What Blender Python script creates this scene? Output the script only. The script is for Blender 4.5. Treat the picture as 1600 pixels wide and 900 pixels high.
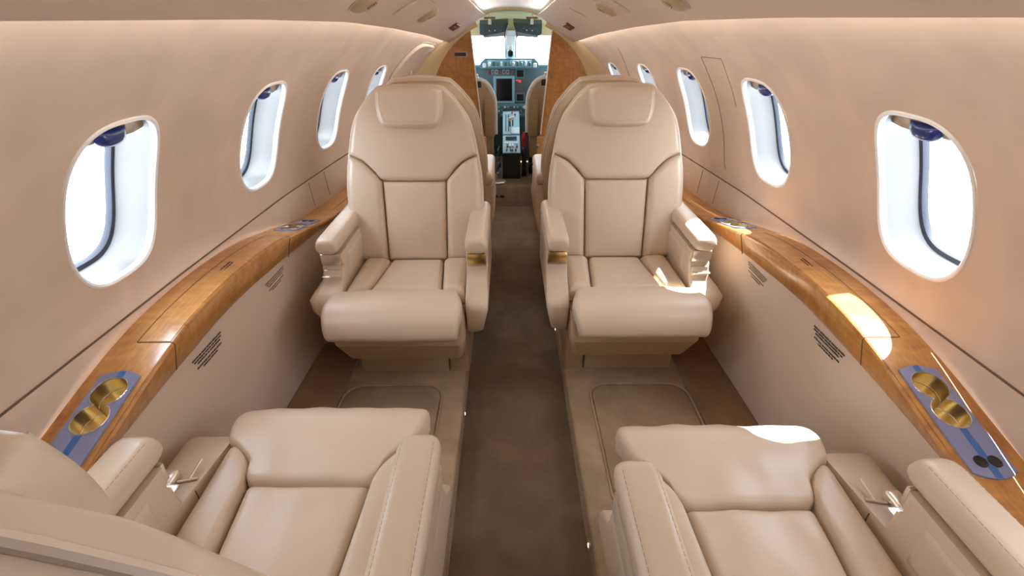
import bpy, bmesh, math, random
from mathutils import Vector, Matrix, noise
random.seed(7)
PI = math.pi
SC = bpy.context.scene
COL = SC.collection
for o in list(bpy.data.objects):
    bpy.data.objects.remove(o)

# ------------------------------------------------------------------ camera
PITCH, YAW, ROLL = math.atan((450 - 28) / 760.0), math.radians(0.33), math.radians(-0.2)
cam_d = bpy.data.cameras.new('camera')
cam = bpy.data.objects.new('camera', cam_d)
COL.objects.link(cam)
fwd = Vector((math.sin(YAW) * math.cos(PITCH), math.cos(YAW) * math.cos(PITCH), -math.sin(PITCH)))
rt = Vector((math.cos(YAW), -math.sin(YAW), 0))
up = rt.cross(fwd)
r2 = rt * math.cos(ROLL) + up * math.sin(ROLL)
u2 = -rt * math.sin(ROLL) + up * math.cos(ROLL)
cam.matrix_world = Matrix(((r2.x, u2.x, -fwd.x, -0.025), (r2.y, u2.y, -fwd.y, 0.0),
                           (r2.z, u2.z, -fwd.z, 1.34), (0, 0, 0, 1)))
cam_d.sensor_width = 36.0
cam_d.lens = 760.0 / 1600.0 * 36.0
cam_d.clip_start = 0.02
SC.camera = cam

# ------------------------------------------------------------------ world, sun, exposure
SKY_STRENGTH = 11.5
SUN_STRENGTH = 30.0
COVE_POWER = 0.9          # W per ceiling valance strip
WASH_POWER = 1.5          # W per side wall wash strip
w = bpy.data.worlds.new('sky')
SC.world = w
w.use_nodes = True
bgn = w.node_tree.nodes['Background']
bgn.inputs[0].default_value = (0.80, 0.905, 1.0, 1)
bgn.inputs[1].default_value = SKY_STRENGTH
sun_d = bpy.data.lights.new('sun', 'SUN')
sun_d.energy = SUN_STRENGTH
sun_d.angle = math.radians(0.6)
sun_d.color = (1.0, 0.96, 0.9)
sun = bpy.data.objects.new('sun', sun_d)
COL.objects.link(sun)
sun.rotation_euler = Vector((-0.49, -0.19, -1.0)).to_track_quat('-Z', 'Y').to_euler()
SC.view_settings.view_transform = 'Standard'
SC.view_settings.look = 'None'
SC.view_settings.gamma = 1.0
SC.view_settings.use_curve_mapping = False
SC.view_settings.exposure = 0.3
SC.cycles.use_denoising = True
SC.cycles.max_bounces = 10
SC.cycles.diffuse_bounces = 6
SC.cycles.caustics_reflective = False
SC.cycles.caustics_refractive = False
SC.cycles.sample_clamp_indirect = 6.0

def area_light(name, loc, direction, sx, sy, power, color=(1, 0.92, 0.82), portal=False, xaxis=None):
    d = bpy.data.lights.new(name, 'AREA')
    d.shape = 'RECTANGLE'
    d.size, d.size_y = sx, sy
    d.energy = power
    d.color = color
    if portal:
        d.cycles.is_portal = True
    o = bpy.data.objects.new(name, d)
    COL.objects.link(o)
    z = -Vector(direction).normalized()
    x = Vector(xaxis) if xaxis else Vector((0, 1, 0))
    x = (x - z * x.dot(z)).normalized()
    y = z.cross(x)
    o.matrix_world = Matrix(((x.x, y.x, z.x, loc[0]), (x.y, y.y, z.y, loc[1]), (x.z, y.z, z.z, loc[2]), (0, 0, 0, 1)))
    return o

# ------------------------------------------------------------------ cabin cross-section
TK = [(-3, 1), (1.3, 1), (2.0, .985), (2.63, .94), (3.4, .86), (4.1, .755), (4.6, .68)]
def T(y):
    if y <= TK[0][0]: return 1
    for (a, ta), (b, tb) in zip(TK, TK[1:]):
        if y <= b:
            return ta + (tb - ta) * (y - a) / (b - a)
    return TK[-1][1]
def wallpt(sd, y, s, off=0.0):
    ph = s / .8
    x = .2 + (.8 + off) * math.cos(ph)
    z = .68 + (.8 + off) * math.sin(ph)
    t = T(y)
    return Vector((sd * x * t, y, .68 + (z - .68) * t if z > .68 else z))
Y_AFT, Y_FWD = -1.2, 4.1
WIN = [(1.097, .150), (1.84, .154), (2.51, .14), (3.12, .12)]
WIN_SS, WIN_H = {-1: .299, 1: .303}, .204
AFT_WIN = [(-.42, .153), (.345, .153)]
WIN_S = .305
LEDGE = [(-1.3, 0.535), (0.4, 0.535), (0.55, 0.545), (0.68, 0.575), (0.93, 0.638), (1.1, 0.663), (1.33, 0.669), (1.56, 0.655), (1.8, 0.61), (2.05, 0.557), (2.3, 0.537), (2.6, 0.527), (4.2, 0.52)]
def smooth_tab(tab, v):
    xs = [a for a, b in tab]
    if v <= xs[0]: return tab[0][1]
    if v >= xs[-1]: return tab[-1][1]
    for i in range(len(tab) - 1):
        if v <= xs[i + 1]:
            p1, p2 = tab[i], tab[i + 1]
            p0 = tab[i - 1] if i else p1
            p3 = tab[i + 2] if i + 2 < len(tab) else p2
            h = p2[0] - p1[0]
            m1 = (p2[1] - p0[1]) / max(1e-6, p2[0] - p0[0])
            m2 = (p3[1] - p1[1]) / max(1e-6, p3[0] - p1[0])
            t = (v - p1[0]) / h
            return ((2*t**3 - 3*t*t + 1) * p1[1] + (t**3 - 2*t*t + t) * h * m1 + (-2*t**3 + 3*t*t) * p2[1] + (t**3 - t*t) * h * m2)
def ledge_z(y): return smooth_tab(LEDGE, y)

# lamps of the place: sidewall wash behind the headliner lip, valance strips above the aisle
for sd in (-1, 1):
    for y0, y1 in ((0.1, 1.3), (1.3, 2.0), (2.0, 2.63), (2.63, 3.4), (3.4, 4.0)):
        a, b = wallpt(sd, y0, .842, -.012), wallpt(sd, y1, .842, -.012)
        area_light('wash_strip', (a + b) / 2, wallpt(sd, 1, .70) - wallpt(sd, 1, .80), (b - a).length, .014,
                   WASH_POWER * (y1 - y0), xaxis=b - a)
        t0, t1 = T(y0), T(y1)
        a = Vector((sd * .252 * t0, y0, .68 + .845 * t0)); b = Vector((sd * .252 * t1, y1, .68 + .845 * t1))
        area_light('valance_strip', (a + b) / 2, (-sd, 0, .55), (b - a).length, .02, COVE_POWER * (y1 - y0), xaxis=b - a)
    wins = AFT_WIN + WIN + ([(3.72, .10)] if sd > 0 else [])
    for yc, hw in wins:
        c = wallpt(sd, yc, WIN_S, .118)
        area_light('window_portal', c, wallpt(sd, yc, WIN_S, 0) - c, 2 * hw + .06, 2 * WIN_H + .08, 1, portal=True,
                   xaxis=(0, 1, 0))
area_light('windshield_portal', (0, 5.62, 1.12), (0, -1, 0), 1.3, .7, 1, portal=True, xaxis=(1, 0, 0))

# ------------------------------------------------------------------ helpers
MATS = {}
def mat(name, color, rough=.5, metal=0.0, noise_amt=0.0, noise_scale=8.0, bump=0.0, bump_scale=120.0, coat=0.0, spec=.5,
        emit=None, emit_s=0.0, color2=None, stretch=None, wrinkle=0.0):
    if name in MATS: return MATS[name]
    m = bpy.data.materials.new(name)
    m.use_nodes = True
    nt = m.node_tree
    b = nt.nodes['Principled BSDF']
    b.inputs['Base Color'].default_value = (*color, 1)
    b.inputs['Roughness'].default_value = rough
    b.inputs['Metallic'].default_value = metal
    b.inputs['Coat Weight'].default_value = coat
    b.inputs['Specular IOR Level'].default_value = spec
    if emit:
        b.inputs['Emission Color'].default_value = (*emit, 1)
        b.inputs['Emission Strength'].default_value = emit_s
    tc = nt.nodes.new('ShaderNodeTexCoord')
    src = tc.outputs['Object']
    if stretch:
        mp = nt.nodes.new('ShaderNodeMapping')
        mp.inputs['Scale'].default_value = stretch
        nt.links.new(src, mp.inputs['Vector'])
        src = mp.outputs['Vector']
    if noise_amt or color2:
        n = nt.nodes.new('ShaderNodeTexNoise')
        n.inputs['Scale'].default_value = noise_scale
        n.inputs['Detail'].default_value = 5
        n.inputs['Distortion'].default_value = .6
        nt.links.new(src, n.inputs['Vector'])
        r = nt.nodes.new('ShaderNodeValToRGB')
        c2 = color2 or tuple(c * (1 - noise_amt) for c in color)
        c1 = color if color2 else tuple(min(1, c * (1 + noise_amt)) for c in color)
        r.color_ramp.elements[0].position = .32
        r.color_ramp.elements[1].position = .68
        r.color_ramp.elements[0].color = (*c2, 1)
        r.color_ramp.elements[1].color = (*c1, 1)
        nt.links.new(n.outputs['Fac'], r.inputs['Fac'])
        nt.links.new(r.outputs['Color'], b.inputs['Base Color'])
    prev = None
    for amt, scl, dist in ((wrinkle, 9.0, .02), (bump, bump_scale, .0015)):
        if not amt: continue
        n = nt.nodes.new('ShaderNodeTexNoise')
        n.inputs['Scale'].default_value = scl
        n.inputs['Detail'].default_value = 3
        nt.links.new(tc.outputs['Object'], n.inputs['Vector'])
        bp = nt.nodes.new('ShaderNodeBump')
        bp.inputs['Strength'].default_value = amt
        bp.inputs['Distance'].default_value = dist
        nt.links.new(n.outputs['Fac'], bp.inputs['Height'])
        if prev: nt.links.new(prev, bp.inputs['Normal'])
        prev = bp.outputs['Normal']
    if prev: nt.links.new(prev, b.inputs['Normal'])
    MATS[name] = m
    return m

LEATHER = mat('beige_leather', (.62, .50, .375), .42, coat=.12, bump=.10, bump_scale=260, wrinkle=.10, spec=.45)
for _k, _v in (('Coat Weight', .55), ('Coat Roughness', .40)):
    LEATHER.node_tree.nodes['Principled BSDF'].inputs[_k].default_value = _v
LEATHER_T = mat('shaded_tan_leather', (.45, .325, .20), .45, bump=.10, bump_scale=260, spec=.4)  # tan deepened to carry the shade on seat shells and buckets
STITCH = mat('thread', (.30, .21, .14), .8)
PIPING = mat('leather_piping', (.66, .55, .45), .4)
WALLM = mat('suede_wall_cover', (.64, .505, .405), .75, noise_amt=.07, noise_scale=5, bump=.12, bump_scale=60)
LOWERM = mat('lower_panel_cover', (.61, .485, .38), .7, bump=.1, bump_scale=90)
HEADM = mat('headliner_cover', (.62, .49, .395), .7, bump=.1, bump_scale=90)
CENTM = mat('valance_white', (.80, .77, .74), .5)
SEAM = mat('seam_shadow', (.16, .10, .07), .9)
CARPET = mat('plinth_carpet', (.42, .31, .205), .95, noise_amt=.16, noise_scale=7, bump=.9, bump_scale=420, spec=.1)
CARPET_A = mat('aisle_carpet', (.19, .132, .088), .95, noise_amt=.18, noise_scale=5, bump=.9, bump_scale=420, spec=.1)
CARPET_S = mat('shaded_duct_carpet', (.235, .15, .085), .95, noise_amt=.12, noise_scale=6, bump=.8, bump_scale=420, spec=.1)  # same carpet as the plinth, painted darker for its dimmer light
PLASTIC = mat('dimmed_reveal_plastic', (.16, .155, .15), .35)  # reveal colour lowered well under the white rim against window glare
RIMM = mat('white_rim_plastic', (.85, .84, .82), .3)
GASKET = mat('grey_blue_gasket', (.025, .03, .045), .5)
SHADE = mat('bronze_shade', (.30, .17, .06), .35, metal=.4)
BLUE = mat('blue_handle_plastic', (.010, .035, .22), .18, coat=.6)
CHROME = mat('chrome', (.80, .79, .77), .18, metal=1.0)
SATIN = mat('satin_metal', (.85, .80, .70), .3, metal=1.0)
GOLD = mat('gold_plate', (.80, .60, .26), .25, metal=1.0)
BRASS = mat('brass_cup', (.93, .80, .50), .28, metal=1.0)
PLATE_B = mat('blue_mirror_plate', (.30, .36, .62), .2, metal=.45)
STRIPE_B = mat('blue_stripe', (.05, .16, .48), .3)
BLACK = mat('black_plastic', (.012, .012, .014), .4)
DARKT = mat('dark_daylight_teal', (.045, .10, .125), .45)  # cool daylight cast put into the grey of the cockpit panels
TEAL = mat('daylight_teal', (.085, .20, .26), .45)  # same daylight cast in a lighter panel grey
BLUEP = mat('light_blue_panel', (.22, .42, .55), .4)
WHITEB = mat('pale_control', (.62, .74, .80), .4)
SCREEN = mat('dark_screen', (.008, .008, .012), .12)
REDM = mat('red_plastic', (.45, .02, .02), .4)
REDL = mat('red_annunciator', (.5, .03, .02), .4, emit=(1, .05, .03), emit_s=.9)
OLIVE = mat('cockpit_olive_lining', (.50, .44, .26), .7)
GREYP = mat('grey_post_paint', (.62, .64, .64), .5)
WHITE = mat('white_trim', (.78, .75, .70), .45)
LENS = mat('lamp_lens', (.9, .85, .7), .3, emit=(1, .8, .5), emit_s=6)
INK = mat('dark_print', (.07, .045, .03), .8)
INK_L = mat('faint_print', (.30, .22, .16), .8)
REDSIGN = mat('dark_red_sign', (.16, .03, .018), .35)
REDINK = mat('pale_red_lettering', (.34, .14, .10), .5)

def wood_mat(name, fv, lv, c0, c1):
    m = bpy.data.materials.new(name)
    m.use_nodes = True
    nt = m.node_tree
    b = nt.nodes['Principled BSDF']
    b.inputs['Roughness'].default_value = .32
    b.inputs['Coat Weight'].default_value = .5
    b.inputs['Coat Roughness'].default_value = .12
    tc = nt.nodes.new('ShaderNodeTexCoord')
    def tex(scale, vec, detail, dist):
        mp = nt.nodes.new('ShaderNodeMapping')
        mp.inputs['Scale'].default_value = vec
        nt.links.new(tc.outputs['Object'], mp.inputs['Vector'])
        n = nt.nodes.new('ShaderNodeTexNoise')
        n.inputs['Scale'].default_value = scale
        n.inputs['Detail'].default_value = detail
        n.inputs['Distortion'].default_value = dist
        nt.links.new(mp.outputs['Vector'], n.inputs['Vector'])
        return n.outputs['Fac']
    fine = tex(14, fv, 6, .4)
    flame = tex(6, lv, 3, 1.6)
    mix = nt.nodes.new('ShaderNodeMath'); mix.operation = 'MULTIPLY_ADD'
    nt.links.new(flame, mix.inputs[0]); mix.inputs[1].default_value = .55
    mul = nt.nodes.new('ShaderNodeMath'); mul.operation = 'MULTIPLY'
    nt.links.new(fine, mul.inputs[0]); mul.inputs[1].default_value = .45
    nt.links.new(mul.outputs[0], mix.inputs[2])
    r = nt.nodes.new('ShaderNodeValToRGB')
    r.color_ramp.elements[0].position = .30
    r.color_ramp.elements[0].color = (*c0, 1)
    r.color_ramp.elements[1].position = .68
    r.color_ramp.elements[1].color = (*c1, 1)
    nt.links.new(mix.outputs[0], r.inputs['Fac'])
    nt.links.new(r.outputs['Color'], b.inputs['Base Color'])
    return m
WOOD = wood_mat('honey_wood', (9, .55, 9), (1.2, 3.2, 1.2), (.33, .13, .028), (.64, .32, .09))
WOOD_V = wood_mat('figured_partition_wood', (5, 5, .6), (1.5, 1.5, 2.6), (.27, .10, .02), (.50, .23, .055))

def glass_mat():
    m = bpy.data.materials.new('clear_pane')
    m.use_nodes = True
    nt = m.node_tree
    nt.nodes.remove(nt.nodes['Principled BSDF'])
    out = nt.nodes['Material Output']
    tr = nt.nodes.new('ShaderNodeBsdfTransparent')
    tr.inputs[0].default_value = (.97, .98, 1, 1)
    gl = nt.nodes.new('ShaderNodeBsdfGlossy')
    gl.inputs['Roughness'].default_value = .03
    mx = nt.nodes.new('ShaderNodeMixShader')
    mx.inputs[0].default_value = .05
    nt.links.new(tr.outputs[0], mx.inputs[1])
    nt.links.new(gl.outputs[0], mx.inputs[2])
    nt.links.new(mx.outputs[0], out.inputs[0])
    return m
GLASS = glass_mat()

def obj(name, bm, m, parent=None, sharp=40, recalc=True):
    if recalc:
        bmesh.ops.recalc_face_normals(bm, faces=bm.faces)
    me = bpy.data.meshes.new(name)
    bm.to_mesh(me)
    bm.free()
    for p in me.polygons: p.use_smooth = True
    if sharp: me.set_sharp_from_angle(angle=math.radians(sharp))
    me.materials.append(m)
    o = bpy.data.objects.new(name, me)
    COL.objects.link(o)
    if parent: o.parent = parent
    return o
def tag(o, label=None, cat=None, group=None, kind=None):
    if label: o['label'] = label
    if cat: o['category'] = cat
    if group: o['group'] = group
    if kind: o['kind'] = kind
    return o
def thing(name, label, cat, loc=(0, 0, 0), rz=0.0, group=None):
    o = bpy.data.objects.new(name, None)
    o.empty_display_size = .05
    COL.objects.link(o)
    o.location = loc
    o.rotation_euler = (0, 0, rz)
    return tag(o, label, cat, group)
def struct(name, bm, m, parent=None, sharp=40, recalc=True):
    o = obj(name, bm, m, parent, sharp, recalc)
    if not parent: o['kind'] = 'structure'
    return o

def grid(bm, rows, close_u=False):
    vs = [[bm.verts.new(p) for p in r] for r in rows]
    for a, b in zip(vs, vs[1:]):
        n = len(a)
        for i in range(n if close_u else n - 1):
            j = (i + 1) % n
            bm.faces.new((a[i], a[j], b[j], b[i]))
    return vs
def loft(bm, loops, cap0=True, cap1=True):
    vs = grid(bm, loops, True)
    if cap0: bm.faces.new(vs[0][::-1])
    if cap1: bm.faces.new(vs[-1])
    return vs
def rrect(cx, cy, w, h, r, n=4):
    r = min(r, w / 2 - 1e-4, h / 2 - 1e-4)
    out = []
    for k, (sx, sy) in enumerate(((1, 1), (-1, 1), (-1, -1), (1, -1))):
        for i in range(n + 1):
            a = PI / 2 * (k + i / n)
            out.append((cx + sx * (w / 2 - r) + r * math.cos(a), cy + sy * (h / 2 - r) + r * math.sin(a)))
    return out
def tube(bm, pts, r, n=6, cyc=False):
    pts = [Vector(p) for p in pts]
    loops = []
    m = len(pts)
    ref = None
    for i, p in enumerate(pts):
        a = pts[(i - 1) % m] if (cyc or i) else p
        b = pts[(i + 1) % m] if (cyc or i < m - 1) else p
        t = (b - a).normalized()
        if ref is None:
            ref = t.orthogonal().normalized()
        ref = (ref - t * ref.dot(t))
        ref = ref.normalized() if ref.length > 1e-6 else t.orthogonal().normalized()
        bi = t.cross(ref)
        loops.append([p + (ref * math.cos(2 * PI * k / n) + bi * math.sin(2 * PI * k / n)) * r for k in range(n)])
    if cyc:
        loops.append(loops[0])
        grid(bm, loops, True)
        bmesh.ops.remove_doubles(bm, verts=bm.verts, dist=1e-6)
    else:
        loft(bm, loops)
def bevbox(bm, x0, x1, y0, y1, z0, z1, r=.004, seg=2, fn=None):
    g = bmesh.ops.create_cube(bm, size=1.0)
    vs = g['verts']
    for v in vs:
        v.co = Vector(((x0 + x1) / 2 + v.co.x * (x1 - x0), (y0 + y1) / 2 + v.co.y * (y1 - y0), (z0 + z1) / 2 + v.co.z * (z1 - z0)))
    if r > 0:
        es = list({e for v in vs for e in v.link_edges})
        g2 = bmesh.ops.bevel(bm, geom=es, offset=r, segments=seg, profile=.5, affect='EDGES')
        vs = list({v for v in g2['verts']} | {v for v in vs if v.is_valid})
    if fn:
        for v in vs: v.co = Vector(fn(*v.co))
def box(x0, x1, y0, y1, z0, z1, r=.004, seg=2, fn=None):
    bm = bmesh.new()
    bevbox(bm, x0, x1, y0, y1, z0, z1, r, seg, fn)
    return bm
def lathe(bm, prof, c=(0, 0, 0), ax='z', n=24, cap=True):
    loops = []
    for r, h in prof:
        L = []
        for k in range(n):
            a = 2 * PI * k / n
            p = (r * math.cos(a), r * math.sin(a), h)
            if ax == 'y': p = (p[0], h, p[1])
            if ax == 'x': p = (h, p[0], p[1])
            L.append(Vector(p) + Vector(c))
        loops.append(L)
    loft(bm, loops, cap, cap)

def resample(pl, n, ts):
    """points of a polyline at fractions ts (smooth Catmull through more than two points)"""
    pts = [Vector((p[0], p[1])) for p in pl]
    dense = []
    if len(pts) == 2:
        dense = pts
    else:
        for i in range(len(pts) - 1):
            p0 = pts[i - 1] if i else pts[i] * 2 - pts[i + 1]
            p1, p2 = pts[i], pts[i + 1]
            p3 = pts[i + 2] if i + 2 < len(pts) else pts[i + 1] * 2 - pts[i]
            for k in range(8):
                t = k / 8
                dense.append(.5 * ((2 * p1) + (p2 - p0) * t + (2 * p0 - 5 * p1 + 4 * p2 - p3) * t * t + (3 * p1 - p0 - 3 * p2 + p3) * t ** 3))
        dense.append(pts[-1])
    L = [0]
    for a, b in zip(dense, dense[1:]): L.append(L[-1] + (b - a).length)
    out = []
    j = 0
    for t in ts:
        d = t * L[-1]
        while j < len(L) - 2 and L[j + 1] < d: j += 1
        seg = L[j + 1] - L[j]
        out.append(dense[j].lerp(dense[j + 1], 0 if seg < 1e-9 else (d - L[j]) / seg))
    return out
def spread(n):
    return [(.5 - .5 * math.cos(PI * i / n)) * .6 + .4 * i / n for i in range(n + 1)]
def puff(bm, bottom, right, top, left, fn, thick, r, crown=0.0, back=.012, nu=26, nv=26, base=0.0, wav=0.0):
    """a padded four-sided panel: edges are 2D polylines (bottom/top left to right, left/right bottom to top); fn(a, b, h) places it"""
    us, vs_ = spread(nu), spread(nv)
    B, Tt = resample(bottom, nu, us), resample(top, nu, us)
    Lf, Rr = resample(left, nv, vs_), resample(right, nv, vs_)
    c00, c10, c01, c11 = Vector(bottom[0]), Vector(bottom[-1]), Vector(top[0]), Vector(top[-1])
    P2 = []
    for j, v in enumerate(vs_):
        row = []
        for i, u in enumerate(us):
            p = (B[i] * (1 - v) + Tt[i] * v) + (Lf[j] * (1 - u) + Rr[j] * u) - (c00 * (1 - u) * (1 - v) + c10 * u * (1 - v) + c01 * (1 - u) * v + c11 * u * v)
            row.append(p)
        P2.append(row)
    def e(d): return math.sqrt(max(0, 1 - (1 - min(d / r, 1)) ** 2))
    rows = []
    for j, v in enumerate(vs_):
        LU = (P2[j][-1] - P2[j][0]).length
        row = []
        for i, u in enumerate(us):
            LV = (P2[-1][i] - P2[0][i]).length
            h = thick * e(min(u, 1 - u) * LU) * e(min(v, 1 - v) * LV) + crown * 16 * u * (1 - u) * v * (1 - v)
            p = P2[j][i]
            if wav and 0 < i < nu and 0 < j < nv:
                h += wav * noise.noise(Vector((p.x * 14 + wav * 999, p.y * 9, 3.1)))
            row.append(Vector(fn(p.x, p.y, base + h)))
        rows.append(row)
    V = grid(bm, rows)
    ring = V[0] + [V[j][-1] for j in range(1, nv + 1)] + V[-1][-2::-1] + [V[j][0] for j in range(nv - 1, 0, -1)]
    ring2d = P2[0] + [P2[j][-1] for j in range(1, nv + 1)] + P2[-1][-2::-1] + [P2[j][0] for j in range(nv - 1, 0, -1)]
    low = [bm.verts.new(Vector(fn(p.x, p.y, base - back))) for p in ring2d]
    n = len(ring)
    for i in range(n):
        k = (i + 1) % n
        bm.faces.new((ring[k], ring[i], low[i], low[k]))
    bm.faces.new(low)
def fill_between(bm, outer, inner):
    """flat face between an outer and an inner loop of points"""
    vo = [bm.verts.new(p) for p in outer]
    vi = [bm.verts.new(p) for p in inner]
    es = [bm.edges.new((l[i], l[(i + 1) % len(l)])) for l in (vo, vi) for i in range(len(l))]
    bmesh.ops.triangle_fill(bm, edges=es, use_beauty=True)
    return vo, vi
def prism(bm, pts, fn0, fn1):
    a = [fn0(*p) for p in pts]
    b = [fn1(*p) for p in pts]
    loft(bm, [a, b])

# ------------------------------------------------------------------ setting: floor
X_IN, X_OUT = .212, .705
bm = bmesh.new()
grid(bm, [[(-.235, y, -.10), (.235, y, -.10)] for y in (Y_AFT, 1, 2, 3, 4.08)])
struct('floor', bm, CARPET_A)
for k, sd in enumerate((-1, 1)):
    bm = bmesh.new()
    rows = []
    for i in range(41):
        y = Y_AFT + (4.09 - Y_AFT) * i / 40
        xo = X_OUT * min(1, T(y) / .97)
        rows.append([(sd * x, y, z) for x, z in ((X_IN, -.105), (X_IN, -.012), (X_IN + .003, -.005), (X_IN + .012, 0), (xo - .006, 0), (xo, -.004), (xo, -.03))])
    grid(bm, rows)
    struct('floor', bm, CARPET)
    bm = bmesh.new()
    rows = []
    for i in range(41):
        y = Y_AFT + (4.09 - Y_AFT) * i / 40
        t = T(y)
        xo = X_OUT * min(1, t / .97) + .003
        xw = .893 * t
        rows.append([(sd * x, y, z) for x, z in ((xo, -.03), (xo, .006), (xo + .008, .012), (xw - .004, .035), (xw, .05))])
    grid(bm, rows)
    struct('baseboard_' + ('left' if sd < 0 else 'right'), bm, CARPET_S)
    bm = bmesh.new()
    tube(bm, [(sd * .878 * T(y), y, .034) for y in [Y_AFT + (4.05 - Y_AFT) * i / 30 for i in range(31)]], .005)
    struct('trim_%d' % (k + 1), bm, CARPET_S)

# step into the cockpit, with its two oval vents
bm = bmesh.new()
rows = [[(x, y, z) for x in (-.7, .7)] for y, z in ((4.07, -.11), (4.07, .06), (4.073, .07), (4.082, .077), (4.4, .077), (5.7, .077))]
grid(bm, rows)
struct('floor', bm, mat('threshold_carpet', (.22, .155, .105), .95, noise_amt=.12, noise_scale=8, bump=.8, bump_scale=420, spec=.1))
for x, lab in ((-.138, 'dark oval vent hole in cockpit step riser, nearest the left seat'), (-.085, 'dark oval vent hole in cockpit step riser, nearer mid aisle')):
    bm = bmesh.new()
    ov = rrect(x, -.012, .042, .024, .0119, 6)
    inn = rrect(x, -.012, .034, .017, .0084, 6)
    loft(bm, [[(a, 4.071, b) for a, b in ov], [(a, 4.067, b) for a, b in ov], [(a, 4.067, b) for a, b in inn], [(a, 4.0695, b) for a, b in inn]])
    tag(obj('step_vent', bm, BLACK), lab, 'vent', 'vents in the step riser')

# carpet hatches in front of the facing seats
for sd, lab in ((-1, 'carpeted rounded floor hatch left of the aisle, before the left aft-facing seat'), (1, 'carpeted rounded floor hatch right of the aisle, before the right aft-facing seat')):
    t = thing('floor_hatch', lab, 'hatch', (sd * .50, 1.27, 0), 0, 'carpeted floor hatches')
    bm = bmesh.new()
    o1, o2 = rrect(0, 0, .385, .60, .075, 8), rrect(0, 0, .375, .59, .072, 8)
    loft(bm, [[(a, b, -.004) for a, b in o1], [(a, b, .003) for a, b in o1], [(a, b, .006) for a, b in o2]])
    obj('panel', bm, mat('hatch_carpet', (.38, .275, .18), .95, noise_amt=.16, noise_scale=7, bump=.9, bump_scale=420, spec=.1), t)
    bm = bmesh.new()
    tube(bm, [(a, b, .004) for a, b in rrect(0, 0, .40, .615, .08, 8)], .0045, 6, True)
    obj('edge_binding', bm, CARPET, t)

# ------------------------------------------------------------------ setting: side walls with window openings
S_TOP, NS, NYC = .86, 26, 18
def hole(yc, hw, k, n, grow=0.0):
    pass
def superpt(a, hw, hh, e=3.0):
    c, s = math.cos(a), math.sin(a)
    d = (abs(c / hw) ** e + abs(s / hh) ** e) ** (-1 / e)
    return d * c, d * s
def cell(bm, sd, y0, y1, win):
    WIN_S = WIN_SS[sd]
    if not win:
        grid(bm, [[wallpt(sd, y0 + (y1 - y0) * i / NYC, S_TOP * j / NS) for j in range(NS + 1)] for i in range(NYC + 1)])
        return
    yc, hw = win
    outer = [(y0 + (y1 - y0) * i / NYC, 0) for i in range(NYC)] + [(y1, S_TOP * j / NS) for j in range(NS)] + \
            [(y1 - (y1 - y0) * i / NYC, S_TOP) for i in range(NYC)] + [(y0, S_TOP - S_TOP * j / NS) for j in range(NS)]
    inner = []
    for y, s in outer:
        a = math.atan2((s - WIN_S) / WIN_H, (y - yc) / hw)
        dx, dy = superpt(math.atan2(math.sin(a) * WIN_H, math.cos(a) * hw), hw, WIN_H)
        inner.append((yc + dx, WIN_S + dy))
    rows = []
    for wgt in (0, .12, .28, .46, .64, .8, .92, 1.0):
        rows.append([wallpt(sd, a[0] + (b[0] - a[0]) * wgt, a[1] + (b[1] - a[1]) * wgt) for a, b in zip(outer, inner)])
    # small rolled lip into the opening
    rows.append([wallpt(sd, b[0] + (yc - b[0]) * .006, b[1] + (WIN_S - b[1]) * .006, .012) for b in inner])
    grid(bm, rows, True)
WALL_OBJ = {}
for sd in (-1, 1):
    bm = bmesh.new()
    cells = [(Y_AFT, -.80, None), (-.80, -.03, AFT_WIN[0]), (-.03, .72, AFT_WIN[1]), (.72, 1.47, WIN[0]), (1.47, 2.18, WIN[1]),
             (2.18, 2.82, WIN[2]), (2.82, 3.40, WIN[3]), (3.40, Y_FWD, (3.72, .10) if sd > 0 else None)]
    for c in cells: cell(bm, sd, *c)
    bmesh.ops.remove_doubles(bm, verts=bm.verts, dist=1e-5)
    wo = struct('wall_' + ('left' if sd < 0 else 'right'), bm, WALLM, sharp=50)
    WALL_OBJ[sd] = wo
    ys = [Y_AFT + (Y_FWD - Y_AFT) * i / 60 for i in range(61)]
    # strip under the seam, and the dark seam itself
    bm = bmesh.new()
    grid(bm, [[(sd * x * T(y), y, z) for x, z in ((1.003, .683), (.999, .675), (.997, .668), (.99, .58), (.975, .44))] for y in ys])
    obj('lower_wall_strip', bm, WALLM, wo)
    bm = bmesh.new()
    grid(bm, [[(sd * x * T(y), y, z) for x, z in ((.9990, .6815), (.9975, .6765))] for y in ys])
    obj('wall_seam', bm, SEAM, wo)
    # flat panel below the ledge
    bm = bmesh.new()
    grid(bm, [[(sd * x * T(y), y, z) for x, z in ((.893, .54 + .35 * (ledge_z(y) - .53)), (.889, .35), (.886, .15), (.885, .02))] for y in ys])
    obj('lower_panel', bm, LOWERM, wo)

# seams of removable panels on the walls
def wall_line(sd, pts, r=.0016, name='panel_seam', m=SEAM):
    bm = bmesh.new()
    ts = [i / 40 for i in range(41)]
    tube(bm, [wallpt(sd, p.x, p.y, -.0002) for p in resample(pts, 40, ts)], r, 5)
    return obj(name, bm, m, WALL_OBJ[sd])
wall_line(1, [(2.205, .05), (2.23, .10), (2.245, .3), (2.24, .48), (2.215, .575), (2.19, .583), (2.03, .581)])
wall_line(1, [(2.03, .581), (2.06, .50), (2.08, .36)], .0011)
wall_line(1, [(3.35, .646), (3.42, .52), (3.46, .35), (3.46, .05)])
for sd in (-1, 1):
    bm = bmesh.new()
    for y in (2.24, 2.42):
        tube(bm, [(sd * .9965 * T(y), y, .668), (sd * .989 * T(y), y, .575), (sd * .987 * T(y), y, .55)], .0012, 5)
    obj('strip_seam', bm, SEAM, WALL_OBJ[sd])

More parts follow.
